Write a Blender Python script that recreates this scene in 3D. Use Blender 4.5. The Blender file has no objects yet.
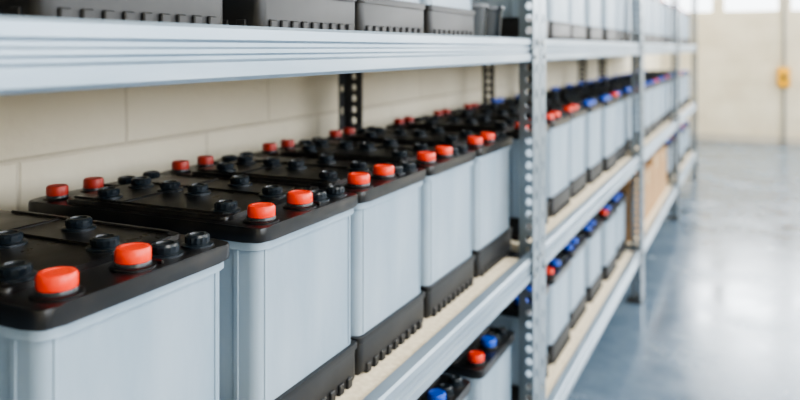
import bpy, bmesh, math, random
from mathutils import Vector, Matrix
random.seed(4)
H=0.99            # camera height
TH=math.atan(355/760)

# ---------------- materials ----------------
def mat(name, col, rough=.5, metal=0., noise=None, bump=0., nscale=20., spec=None, stretch=None, rvar=0., pos=(.35,.7)):
    m=bpy.data.materials.new(name); m.use_nodes=True
    nt=m.node_tree; b=nt.nodes['Principled BSDF']
    b.inputs['Base Color'].default_value=(*col,1); b.inputs['Roughness'].default_value=rough
    b.inputs['Metallic'].default_value=metal
    if spec is not None: b.inputs['Specular IOR Level'].default_value=spec
    if noise or bump or rvar:
        tc=nt.nodes.new('ShaderNodeTexCoord'); mp=nt.nodes.new('ShaderNodeMapping')
        if stretch: mp.inputs['Scale'].default_value=stretch
        n=nt.nodes.new('ShaderNodeTexNoise'); n.inputs['Scale'].default_value=nscale; n.inputs['Detail'].default_value=6
        nt.links.new(tc.outputs['Object'],mp.inputs[0]); nt.links.new(mp.outputs[0],n.inputs['Vector'])
        if noise:
            r=nt.nodes.new('ShaderNodeValToRGB'); r.color_ramp.elements[0].position=pos[0]; r.color_ramp.elements[1].position=pos[1]
            r.color_ramp.elements[0].color=(*col,1); r.color_ramp.elements[1].color=(*noise,1)
            nt.links.new(n.outputs['Fac'],r.inputs[0]); nt.links.new(r.outputs[0],b.inputs['Base Color'])
        if rvar:
            mr=nt.nodes.new('ShaderNodeMapRange'); mr.inputs[3].default_value=rough-rvar; mr.inputs[4].default_value=rough+rvar
            nt.links.new(n.outputs['Fac'],mr.inputs[0]); nt.links.new(mr.outputs[0],b.inputs['Roughness'])
        if bump:
            bp=nt.nodes.new('ShaderNodeBump'); bp.inputs['Strength'].default_value=bump; bp.inputs['Distance'].default_value=.002
            nt.links.new(n.outputs['Fac'],bp.inputs['Height']); nt.links.new(bp.outputs[0],b.inputs['Normal'])
    return m
M_body=mat('battery_case_grey',(.235,.315,.395),.48,noise=(.335,.41,.485),nscale=16,bump=.12,stretch=(1,1,.3))
M_black=mat('battery_black_plastic',(.004,.0045,.006),.33,noise=(.026,.021,.018),nscale=18,bump=.14,rvar=.16,pos=(.48,.8))
M_base=mat('battery_base_black',(.005,.006,.008),.5,noise=(.010,.011,.013),nscale=30)
M_cap=mat('vent_cap_black',(.008,.014,.021),.28)
M_red=mat('terminal_cap_red',(.82,.036,.010),.34,noise=(.93,.07,.016),nscale=30)
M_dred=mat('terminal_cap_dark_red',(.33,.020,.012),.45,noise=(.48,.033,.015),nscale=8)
M_blue=mat('terminal_cap_blue',(.010,.08,.56),.35)
M_galv=mat('galvanised_steel',(.27,.345,.42),.38,metal=.6,noise=(.37,.44,.51),nscale=25,bump=.08,stretch=(1,.15,1),rvar=.08)
M_post=mat('rack_post_steel',(.19,.24,.285),.42,metal=.55,noise=(.28,.33,.375),nscale=30,stretch=(1,1,.3))
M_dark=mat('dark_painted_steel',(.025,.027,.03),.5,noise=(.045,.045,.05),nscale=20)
M_wood=mat('chipboard',(.62,.53,.385),.7,noise=(.78,.69,.53),nscale=120,bump=.2)
M_card=mat('cardboard',(.40,.235,.11),.85,noise=(.46,.28,.14),nscale=12)
M_tape=mat('packing_tape',(.5,.38,.2),.3)
M_yel=mat('yellow_plastic',(.85,.42,.01),.45)
M_ceil=mat('ceiling_paint',(.75,.74,.71),.8,noise=(.8,.79,.76),nscale=3)
M_frame=mat('window_frame_white',(.8,.8,.78),.5,noise=(.75,.75,.73),nscale=8)
M_trim=mat('skirting_beige',(.55,.5,.42),.6,noise=(.5,.45,.38),nscale=8)
M_bolt=mat('bolt_steel',(.4,.42,.44),.35,metal=1.)
M_cond=mat('conduit_grey',(.22,.22,.21),.5)

def wall_mat(name, horiz):
    m=bpy.data.materials.new(name); m.use_nodes=True; nt=m.node_tree; b=nt.nodes['Principled BSDF']
    tc=nt.nodes.new('ShaderNodeTexCoord'); sp=nt.nodes.new('ShaderNodeSeparateXYZ'); cb=nt.nodes.new('ShaderNodeCombineXYZ')
    nt.links.new(tc.outputs['Object'],sp.inputs[0]); nt.links.new(sp.outputs[horiz],cb.inputs[0])
    nt.links.new(sp.outputs[2],cb.inputs[1])
    mp=nt.nodes.new('ShaderNodeMapping'); mp.inputs['Location'].default_value=(.065,-.033,0)
    nt.links.new(cb.outputs[0],mp.inputs[0])
    br=nt.nodes.new('ShaderNodeTexBrick'); br.inputs['Scale'].default_value=1
    br.inputs['Brick Width'].default_value=.40; br.inputs['Row Height'].default_value=.2
    br.inputs['Mortar Size'].default_value=.005; br.inputs['Mortar Smooth'].default_value=.9
    br.inputs['Color1'].default_value=(.82,.745,.59,1); br.inputs['Color2'].default_value=(.78,.705,.555,1)
    br.inputs['Mortar'].default_value=(.68,.61,.475,1)
    nt.links.new(mp.outputs[0],br.inputs['Vector'])
    n=nt.nodes.new('ShaderNodeTexNoise'); n.inputs['Scale'].default_value=60; n.inputs['Detail'].default_value=8
    nt.links.new(tc.outputs['Object'],n.inputs['Vector'])
    n2=nt.nodes.new('ShaderNodeTexNoise'); n2.inputs['Scale'].default_value=3.5; n2.inputs['Detail'].default_value=7
    nt.links.new(tc.outputs['Object'],n2.inputs['Vector'])
    r=nt.nodes.new('ShaderNodeValToRGB'); r.color_ramp.elements[0].position=.3; r.color_ramp.elements[1].position=.65
    r.color_ramp.elements[0].color=(.86,.84,.80,1); r.color_ramp.elements[1].color=(1,1,1,1)
    nt.links.new(n2.outputs['Fac'],r.inputs[0])
    mx=nt.nodes.new('ShaderNodeMixRGB'); mx.blend_type='MULTIPLY'; mx.inputs[0].default_value=1
    nt.links.new(br.outputs['Color'],mx.inputs[1]); nt.links.new(r.outputs[0],mx.inputs[2])
    nt.links.new(mx.outputs[0],b.inputs['Base Color']); b.inputs['Roughness'].default_value=.7
    ma=nt.nodes.new('ShaderNodeMath'); ma.operation='MULTIPLY_ADD'; ma.inputs[1].default_value=-1.0
    nm=nt.nodes.new('ShaderNodeMath'); nm.operation='MULTIPLY'; nm.inputs[1].default_value=.35
    nt.links.new(n.outputs['Fac'],nm.inputs[0]); nt.links.new(br.outputs['Fac'],ma.inputs[0]); nt.links.new(nm.outputs[0],ma.inputs[2])
    bp=nt.nodes.new('ShaderNodeBump'); bp.inputs['Strength'].default_value=.6; bp.inputs['Distance'].default_value=.006
    nt.links.new(ma.outputs[0],bp.inputs['Height']); nt.links.new(bp.outputs[0],b.inputs['Normal'])
    return m
M_wl=wall_mat('block_wall_paint',1); M_wf=wall_mat('block_wall_paint_far',0)
def floor_mat():
    m=bpy.data.materials.new('polished_concrete'); m.use_nodes=True; nt=m.node_tree; b=nt.nodes['Principled BSDF']
    tc=nt.nodes.new('ShaderNodeTexCoord')
    n=nt.nodes.new('ShaderNodeTexNoise'); n.inputs['Scale'].default_value=2.6; n.inputs['Detail'].default_value=8; n.inputs['Roughness'].default_value=.7
    nt.links.new(tc.outputs['Object'],n.inputs['Vector'])
    r=nt.nodes.new('ShaderNodeValToRGB'); r.color_ramp.elements[0].position=.32; r.color_ramp.elements[1].position=.68
    r.color_ramp.elements[0].color=(.075,.118,.175,1); r.color_ramp.elements[1].color=(.165,.225,.30,1)
    nt.links.new(n.outputs['Fac'],r.inputs[0]); nt.links.new(r.outputs[0],b.inputs['Base Color'])
    mr=nt.nodes.new('ShaderNodeMapRange'); mr.inputs[1].default_value=.3; mr.inputs[2].default_value=.7; mr.inputs[3].default_value=.11; mr.inputs[4].default_value=.32
    nt.links.new(n.outputs['Fac'],mr.inputs[0]); nt.links.new(mr.outputs[0],b.inputs['Roughness'])
    b.inputs['Specular IOR Level'].default_value=.75
    b.inputs['Specular Tint'].default_value=(.86,.93,1,1)
    return m
M_floor=floor_mat()

# ---------------- mesh helpers ----------------
def abox(bm,x0,x1,y0,y1,z0,z1,mi=0,bev=0,seg=2,vert=0,vseg=3):
    r=bmesh.ops.create_cube(bm,size=1)
    vs=r['verts']
    for v in vs:
        v.co=Vector(((x0+x1)/2+v.co.x*(x1-x0),(y0+y1)/2+v.co.y*(y1-y0),(z0+z1)/2+v.co.z*(z1-z0)))
    fs=set(f for v in vs for f in v.link_faces)
    for f in fs: f.material_index=mi
    es=set(e for v in vs for e in v.link_edges)
    if vert:
        ve=[e for e in es if abs((e.verts[0].co-e.verts[1].co).z)>1e-6 and abs((e.verts[0].co-e.verts[1].co).x)<1e-6 and abs((e.verts[0].co-e.verts[1].co).y)<1e-6]
        rr=bmesh.ops.bevel(bm,geom=ve,offset=vert,segments=vseg,affect='EDGES',profile=.5)
        for f in rr['faces']: f.material_index=mi
        if bev:
            allf=set(fs)|set(rr['faces']); allf=[f for f in allf if f.is_valid]
            ee=set(e for f in allf for e in f.edges)
            bm.normal_update()
            ee=[e for e in ee if abs(e.verts[0].co.z-e.verts[1].co.z)<1e-7 and any(abs(f.normal.z)>.9 for f in e.link_faces) and any(abs(f.normal.z)<.1 for f in e.link_faces)]
            rr=bmesh.ops.bevel(bm,geom=ee,offset=bev,segments=seg,affect='EDGES',profile=.5)
            for f in rr['faces']: f.material_index=mi
    elif bev:
        rr=bmesh.ops.bevel(bm,geom=list(es),offset=bev,segments=seg,affect='EDGES',profile=.5)
        for f in rr['faces']: f.material_index=mi
def lathe(bm,cx,cy,prof,n=24,mi=0,kn=0.,knr=()):
    rings=[]
    for i,(r,z) in enumerate(prof):
        ring=[]
        for k in range(n):
            rr=r-(kn if (i in knr and k%2) else 0)
            a=2*math.pi*k/n
            ring.append(bm.verts.new((cx+rr*math.cos(a),cy+rr*math.sin(a),z)))
        rings.append(ring)
    for i in range(len(rings)-1):
        for k in range(n):
            f=bm.faces.new((rings[i][k],rings[i][(k+1)%n],rings[i+1][(k+1)%n],rings[i+1][k])); f.material_index=mi
    f=bm.faces.new(rings[-1]); f.material_index=mi
def tomesh(bm,name,mats):
    bmesh.ops.recalc_face_normals(bm,faces=bm.faces)
    me=bpy.data.meshes.new(name); bm.to_mesh(me); bm.free()
    for m in mats: me.materials.append(m)
    for p in me.polygons: p.use_smooth=True
    try: me.set_sharp_from_angle(angle=math.radians(35))
    except Exception: pass
    return me
def addobj(name,me,loc=(0,0,0),parent=None,rz=0):
    o=bpy.data.objects.new(name,me); bpy.context.scene.collection.objects.link(o)
    o.location=loc; o.rotation_euler=(0,0,rz)
    if parent: o.parent=parent
    return o
def boxobj(name,x0,x1,y0,y1,z0,z1,m,bev=0,parent=None):
    bm=bmesh.new()
    abox(bm,x0,x1,y0,y1,z0,z1,0,bev)
    return addobj(name,tomesh(bm,name,[m]),parent=parent)

# ---------------- battery ----------------
BL,BW=.335,.210
def battery_mesh(name,front,rear,ht=.247,front2=None):
    # materials: 0 body 1 black lid 2 base 3 cap 4 front term 5 rear term 6 second front term
    bm=bmesh.new(); hx,hy=BL/2,BW/2
    D=ht-.247
    BT=.050
    abox(bm,-hx,hx,-hy,hy,0.004,BT,2,.0025,2,vert=.008)
    abox(bm,-hx+.006,hx-.006,-hy+.006,hy-.006,0,.006,2)
    n=9
    for i in range(n):
        y=-hy+.022+i*(BW-.044)/(n-1)
        for s in (1,-1):
            xa,xb=sorted((s*hx-.0035*s,s*hx+.003*s))
            abox(bm,xa,xb,y-.0055,y+.0055,0.0,.013,2,.0012,1)
    n=14
    for i in range(n):
        x=-hx+.022+i*(BL-.044)/(n-1)
        for s in (1,-1):
            y=s*hy; abox(bm,x-.006,x+.006,min(y-.002*s,y+.0025*s),max(y-.002*s,y+.0025*s),0,.013,2,.001,1)
    abox(bm,-hx-.002,hx+.002,-hy-.002,hy+.002,BT-.008,BT+.0005,2,.0012,1,vert=.008)
    abox(bm,-hx+.003,hx-.003,-hy+.003,hy-.003,BT-.005,.226+D,0,0,1,vert=.012,vseg=4)
    zt=.216+D
    for s in (1,-1):
        xf=s*(hx-.003)
        for t in (1,-1):
            yc=t*(hy-.016)
            abox(bm,min(xf-.004*s,xf+.0012*s),max(xf-.004*s,xf+.0012*s),yc-.0022,yc+.0022,BT+.002,zt,0,.0006,1)
    for s in (1,-1):
        yf=s*(hy-.003)
        for k in range(6):
            x=-hx+.03+k*(BL-.06)/5
            abox(bm,x-.003,x+.003,min(yf-.003*s,yf+.0016*s),max(yf-.003*s,yf+.0016*s),BT+.002,zt,0,.0007,1)
    abox(bm,-hx,hx,-hy,hy,.213+D,.224+D,0,.001,1,vert=.012)
    # lid
    abox(bm,-hx-.004,hx+.004,-hy-.002,hy+.002,.222+D,.238+D,1,.003,2,vert=.010)
    zp=.2435+D
    abox(bm,-hx+.050,hx-.048,-hy+.008,hy-.008,.234+D,zp,1,.003,2,vert=.008)
    abox(bm,hx-.044,hx-.002,.018,.0205,.235+D,.2415+D,1,.001,1)
    abox(bm,-hx+.002,-hx+.046,.0,.0025,.235+D,.2415+D,1,.001,1)
    for yy in (.021,hy-.0185,-hy+.0165):
        abox(bm,-hx+.058,hx-.056,yy-.0015,yy+.0015,zp-.002,zp+.002,1,.0012,1)
    abox(bm,-hx+.13,-hx+.134,-hy+.02,hy-.02,zp-.002,zp+.0018,1,.001,1)
    def cap(u,v,z,r=.0125,h=.011,mi=3):
        x=hx-u; y=-hy+v; z+=D
        lathe(bm,x,y,[(r+.0035,z-.002),(r+.0035,z+.002),(r-.001,z+.003),(r,z+.004),(r,z+h-.002),(r-.002,z+h),(r-.0045,z+h),(r-.005,z+h-.0015)],28,mi,.0011,(3,4))
    def term(u,v,z,mi,k=1.):
        x=hx-u; y=-hy+v; z+=D
        lathe(bm,x,y,[(.0195*k,z-.002),(.0195*k,z+.002),(.018*k,z+.003),(.0165*k,z+.003)],28,1)
        lathe(bm,x,y,[(.0155*k,z),(.0155*k,z+.005),(.0150*k,z+.006),(.0140*k,z+.006)],28,3)
        lathe(bm,x,y,[(.0142*k,z+.005),(.0150*k,z+.007),(.0150*k,z+.0150),(.0134*k,z+.0172),(.0100*k,z+.0176),(.0095*k,z+.0170)],28,mi,.0007,(1,2))
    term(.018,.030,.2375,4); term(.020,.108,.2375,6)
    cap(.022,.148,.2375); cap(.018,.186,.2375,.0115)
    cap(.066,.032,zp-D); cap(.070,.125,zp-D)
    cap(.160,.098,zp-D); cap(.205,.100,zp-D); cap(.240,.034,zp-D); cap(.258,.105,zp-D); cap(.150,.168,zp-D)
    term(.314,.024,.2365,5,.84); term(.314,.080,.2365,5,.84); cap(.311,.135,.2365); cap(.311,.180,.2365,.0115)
    return tomesh(bm,name,[M_body,M_black,M_base,M_cap,front,rear,front2 or front])
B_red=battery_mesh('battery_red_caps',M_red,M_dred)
B_blue=battery_mesh('battery_blue_caps',M_blue,M_blue)
B_rb=battery_mesh('battery_mixed_caps',M_red,M_blue,.247,M_blue)
S_blue=battery_mesh('battery_small_blue',M_blue,M_blue,.226)
S_rb=battery_mesh('battery_small_mixed',M_red,M_blue,.226,M_blue)
XF=-.456
zmid=H-.418; zlow=H-.785; zup=H+.0195
DT=.003
def put(me,yr,z,dx=0):
    addobj('truck_battery',me,(XF-BL/2+dx,yr-BW/2,z-DT),rz=random.uniform(-.006,.006))
bay1=[.310,.585,.848,1.067,1.295,1.545]
for i,yr in enumerate(bay1): put(B_red,yr-(.02 if i==5 else 0),zmid,.004 if i==1 else 0)
for yr in bay1[:-1]: put(B_red,yr,zup)
P=1.57; Y0=1.53-P
def baypos(k,n=6):
    y0=Y0+P*k+.05
    return [y0+ (P-.06)/n*(i+1)-.012 for i in range(n)]
for i,yr in enumerate(baypos(0)):
    put([S_blue,S_rb][i%2],yr-.02,zlow,random.uniform(-.004,.004)+.014)
for k in (1,2,3):
    for i,yr in enumerate(baypos(k)):
        dx=random.uniform(-.006,.006)
        put(B_red if (k==1 and i<3) else (B_blue if (i+k)%3 else B_rb),yr,zmid,dx)
        put(B_red if i%2 else B_blue,yr,zup,dx)
        if k!=2: put([S_blue,S_rb,S_blue][i%3],yr,zlow,dx)

for dy in (1.375,1.475):
    bm=bmesh.new()
    lathe(bm,0,0,[(.034,0),(.038,.004),(.042,.058),(.045,.060),(.045,.068),(.041,.068),(.040,.060),(.033,.006)],28,0,.0008,(1,2))
    bm.verts.ensure_lookup_table(); f=bm.faces.new(bm.verts[:28])
    addobj('plastic_tub',tomesh(bm,'plastic_tub',[M_cap]),(-.505,dy,zup-DT))
y=Y0+P*2+.09
for w,hh,dd in ((.30,.24,.34),(.34,.22,.36),(.28,.25,.33),(.33,.24,.35)):
    bm=bmesh.new()
    abox(bm,-dd/2,dd/2,0,w,0,hh,0,.003,1)
    abox(bm,-dd/2-.0006,dd/2+.0006,w/2-.025,w/2+.025,hh-.06,hh+.0008,1)
    abox(bm,-dd/2+.002,dd/2-.002,0.004,w/2-.002,hh,hh+.003,0); abox(bm,-dd/2+.002,dd/2-.002,w/2+.002,w-.004,hh,hh+.003,0)
    addobj('cardboard_box',tomesh(bm,'cardboard_box',[M_card,M_tape]),(-.45-dd/2,y,zlow-DT)); y+=w+.02

# ---------------- racks ----------------
XO=-.402; XB=-.850
beamprof=[(-.020,-.004),(-.020,0),(-.003,0),(0,-.003),(0,-.0125),(-.005,-.0150),(-.005,-.0185),(-.001,-.0205),(-.001,-.0240),(-.005,-.0260),(-.005,-.0290),(0,-.0315),(0,-.044),(-.003,-.0475),(-.020,-.0475),(-.020,-.044),(-.0065,-.044),(-.0065,-.004)]
def beam(name,x,y0,y1,z,flip,parent):
    bm=bmesh.new(); s=-1 if flip else 1
    a=[bm.verts.new((x+s*p[0],y0,z+p[1])) for p in beamprof]; b=[bm.verts.new((x+s*p[0],y1,z+p[1])) for p in beamprof]
    n=len(a)
    for i in range(n): bm.faces.new((a[i],a[(i+1)%n],b[(i+1)%n],b[i]))
    bm.faces.new(a); bm.faces.new(b[::-1])
    return addobj(name,tomesh(bm,name,[M_galv]),parent=parent)
def strip(bm,o,ux,w,z0,z1,pitch,rx,rz):
    n=int((z1-z0)/pitch); pitch=(z1-z0)/n
    for i in range(n):
        zc=z0+(i+.5)*pitch
        outer=[];inner=[]
        for k in range(8):
            a=math.pi/4*k
            c,s=math.cos(a),math.sin(a); m=max(abs(c),abs(s))
            outer.append(bm.verts.new(o+ux*(w/2+c/m*w/2)+Vector((0,0,zc+s/m*pitch/2))))
            inner.append(bm.verts.new(o+ux*(w/2+c*rx)+Vector((0,0,zc+s*rz))))
        for k in range(8):
            bm.faces.new((outer[k],outer[(k+1)%8],inner[(k+1)%8],inner[k]))
def post(name,x,y,sx,sy,top,m,parent,wy=.048):
    bm=bmesh.new()
    strip(bm,Vector((x,y,0)),Vector((sx,0,0)),.042,.004,top,.025,.0080,.0085)
    strip(bm,Vector((x,y,0)),Vector((0,sy,0)),wy,.004,top,.05,.006,.011)
    bmesh.ops.remove_doubles(bm,verts=bm.verts,dist=1e-5)
    bmesh.ops.recalc_face_normals(bm,faces=bm.faces)
    me=bpy.data.meshes.new(name); bm.to_mesh(me); bm.free(); me.materials.append(m)
    o=addobj(name,me,parent=parent)
    md=o.modifiers.new('thick','SOLIDIFY'); md.thickness=.002; md.offset=0
    bm=bmesh.new(); abox(bm,min(x-.005*sx,x+.05*sx),max(x-.005*sx,x+.05*sx),min(y,y+sy*.049),max(y,y+sy*.049),0,.005,0,.001,1)
    addobj('foot',tomesh(bm,'foot',[M_dark]),parent=parent)
TOP=2.2
def rack(k):
    y0=Y0+P*k+.002; y1=y0+P-.004
    e=bpy.data.objects.new('storage_rack',None); bpy.context.scene.collection.objects.link(e)
    post('post',XO+.002,y0,-1,1,TOP,M_post,e); post('post',XO+.002,y1,-1,-1,TOP,M_post,e)
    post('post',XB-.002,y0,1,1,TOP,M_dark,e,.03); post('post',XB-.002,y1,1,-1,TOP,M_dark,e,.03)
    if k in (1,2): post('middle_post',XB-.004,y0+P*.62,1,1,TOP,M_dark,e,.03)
    for z in (zlow,zmid,zup,zup+.52,):
        beam('front_beam',XO-.001,y0+.003,y1-.003,z,False,e)
        beam('rear_beam',XB+.001,y0+.003,y1-.003,z,True,e)
        boxobj('shelf_deck',XB+.021,XO-.021,y0+.050,y1-.050,z-DT-.016,z-DT,M_wood,.001,e)
        for yy in (y0+.006,y1-.009):
            boxobj('cross_member',XB+.045,XO-.045,yy,yy+.003,z-.045,z-.02,M_galv,0,e)
        for yy,s in ((y0,1),(y1,-1)):
            for q in (.014,.034):
                bm=bmesh.new(); 
                bmesh.ops.create_cone(bm,cap_ends=True,segments=6,radius1=.005,radius2=.005,depth=.004)
                bmesh.ops.rotate(bm,verts=bm.verts,matrix=Matrix.Rotation(math.pi/2,3,'Y'))
                bmesh.ops.translate(bm,verts=bm.verts,vec=(XO+.0045,yy+s*q,z-.0075-(.030 if q>.02 else 0)))
                addobj('bolt',tomesh(bm,'bolt',[M_bolt]),parent=e)
for k in range(4): rack(k)

# ---------------- room ----------------
WX=-.93; RX=3.6; YB=-1.6; YF=8.75; CH=2.9
boxobj('floor',WX-.2,RX+.2,YB-.2,YF+.2,-.1,0,M_floor)
boxobj('ceiling',WX-.2,RX+.2,YB-.2,YF+.2,CH,CH+.1,M_ceil)
boxobj('wall_left',WX-.2,WX,YB-.2,YF+.2,0,CH,M_wl)
boxobj('wall_back',WX,RX,YB-.2,YB,0,CH,M_wf)
sill=H+.375; head=H+1.45
bm=bmesh.new()
abox(bm,WX,RX,YF,YF+.2,0,sill); abox(bm,WX,RX,YF,YF+.2,head,CH)
wins=[]
x=-.31-.635
while x<RX-.1:
    x1=min(x+.545,RX-.05); wins.append((max(x,WX),x1)); abox(bm,x1,min(x1+.09,RX),YF,YF+.2,sill,head); x+=.635
addobj('wall_far',tomesh(bm,'wall_far',[M_wf]))
def window(axis,a0,a1,z0,z1,pos):
    bm=bmesh.new(); t=.02
    def b(p0,p1,q0,q1):
        if axis=='x': abox(bm,p0,p1,pos,pos+.04,q0,q1,0)
        else: abox(bm,pos,pos+.04,p0,p1,q0,q1,0)
    b(a0,a0+t,z0,z1); b(a1-t,a1,z0,z1); b(a0+t,a1-t,z0,z0+t); b(a0+t,a1-t,z1-t,z1); b(a0+t,a1-t,(z0+z1)/2-.012,(z0+z1)/2+.012)
    window.n+=1
    addobj('window_%d'%window.n,tomesh(bm,'window',[M_frame]))
window.n=0
for a,b in wins: window('x',a,b,sill,head,YF+.08)
bm=bmesh.new(); s0,s1=1.1,2.5
abox(bm,RX,RX+.2,YB-.2,YF+.2,0,s0); abox(bm,RX,RX+.2,YB-.2,YF+.2,s1,CH)
y=YB; rw=[]
while y<YF:
    abox(bm,RX,RX+.2,y,y+.25,s0,s1); 
    a,b=y+.25,min(y+1.75,YF)
    if b-a>.3: rw.append((a,b))
    y+=1.75
addobj('wall_right',tomesh(bm,'wall_right',[M_wl]))
for a,b in rw: window('y',a,b,s0,s1,RX+.08)
boxobj('baseboard_far',WX,RX,YF-.012,YF,0,.08,M_trim)

e=bpy.data.objects.new('wall_switch_with_conduit',None); bpy.context.scene.collection.objects.link(e)
bm=bmesh.new(); lathe(bm,.27,YF-.03,[(.014,.0),(.014,CH)],12,0); addobj('conduit',tomesh(bm,'conduit',[M_cond]),parent=e)
bm=bmesh.new(); abox(bm,.21,.325,YF-.075,YF-.002,H-.40,H-.20,0,.008,2); abox(bm,.245,.29,YF-.088,YF-.07,H-.32,H-.27,1,.005,2)
addobj('switch_box',tomesh(bm,'switch_box',[M_yel,M_dark]),parent=e)

# ---------------- lights ----------------
def area(name,loc,rot,sx,sy,pw,col=(1,1,1)):
    l=bpy.data.lights.new(name,'AREA'); l.shape='RECTANGLE'; l.size=sx; l.size_y=sy; l.energy=pw; l.color=col
    o=bpy.data.objects.new(name,l); bpy.context.scene.collection.objects.link(o); o.location=loc; o.rotation_euler=rot; return o
for i,(a,b) in enumerate(rw):
    area('window_daylight',(RX+.19,(a+b)/2,(s0+s1)/2),(0,math.radians(90),0),s1-s0,b-a,50 if i<4 else 32,(.91,.95,1))
area('window_daylight_far',((wins[0][0]+RX)/2,YF+.25,(sill+head)/2),(math.radians(-90),0,0),RX-WX,head-sill,200,(.94,.97,1))
for yy in (.3,2.6,5.0,7.3):
    for xx in (.9,2.6):
        e=bpy.data.objects.new('ceiling_light',None); bpy.context.scene.collection.objects.link(e)
        boxobj('housing',xx-.09,xx+.09,yy-.65,yy+.65,CH-.06,CH,M_frame,.004,e)
        l=area('tube_light',(xx,yy,CH-.065),(0,0,0),.15,1.25,28 if yy<5 else 18,(1,.95,.86)); l.parent=e

w=bpy.data.worlds.new('World'); bpy.context.scene.world=w; w.use_nodes=True
bg=w.node_tree.nodes['Background']; bg.inputs[0].default_value=(.88,.94,1,1); bg.inputs[1].default_value=5.0

# ---------------- camera ----------------
cd=bpy.data.cameras.new('Camera'); cam=bpy.data.objects.new('Camera',cd); bpy.context.scene.collection.objects.link(cam)
cam.location=(0,0,H); cam.rotation_euler=(math.radians(90),0,TH)
cd.sensor_width=36; cd.lens=36*760/800; cd.shift_y=-.19; cd.clip_start=.02
cd.dof.use_dof=True; cd.dof.focus_distance=.76; cd.dof.aperture_fstop=4.0
bpy.context.scene.camera=cam
bpy.context.scene.view_settings.look='AgX - Medium High Contrast'
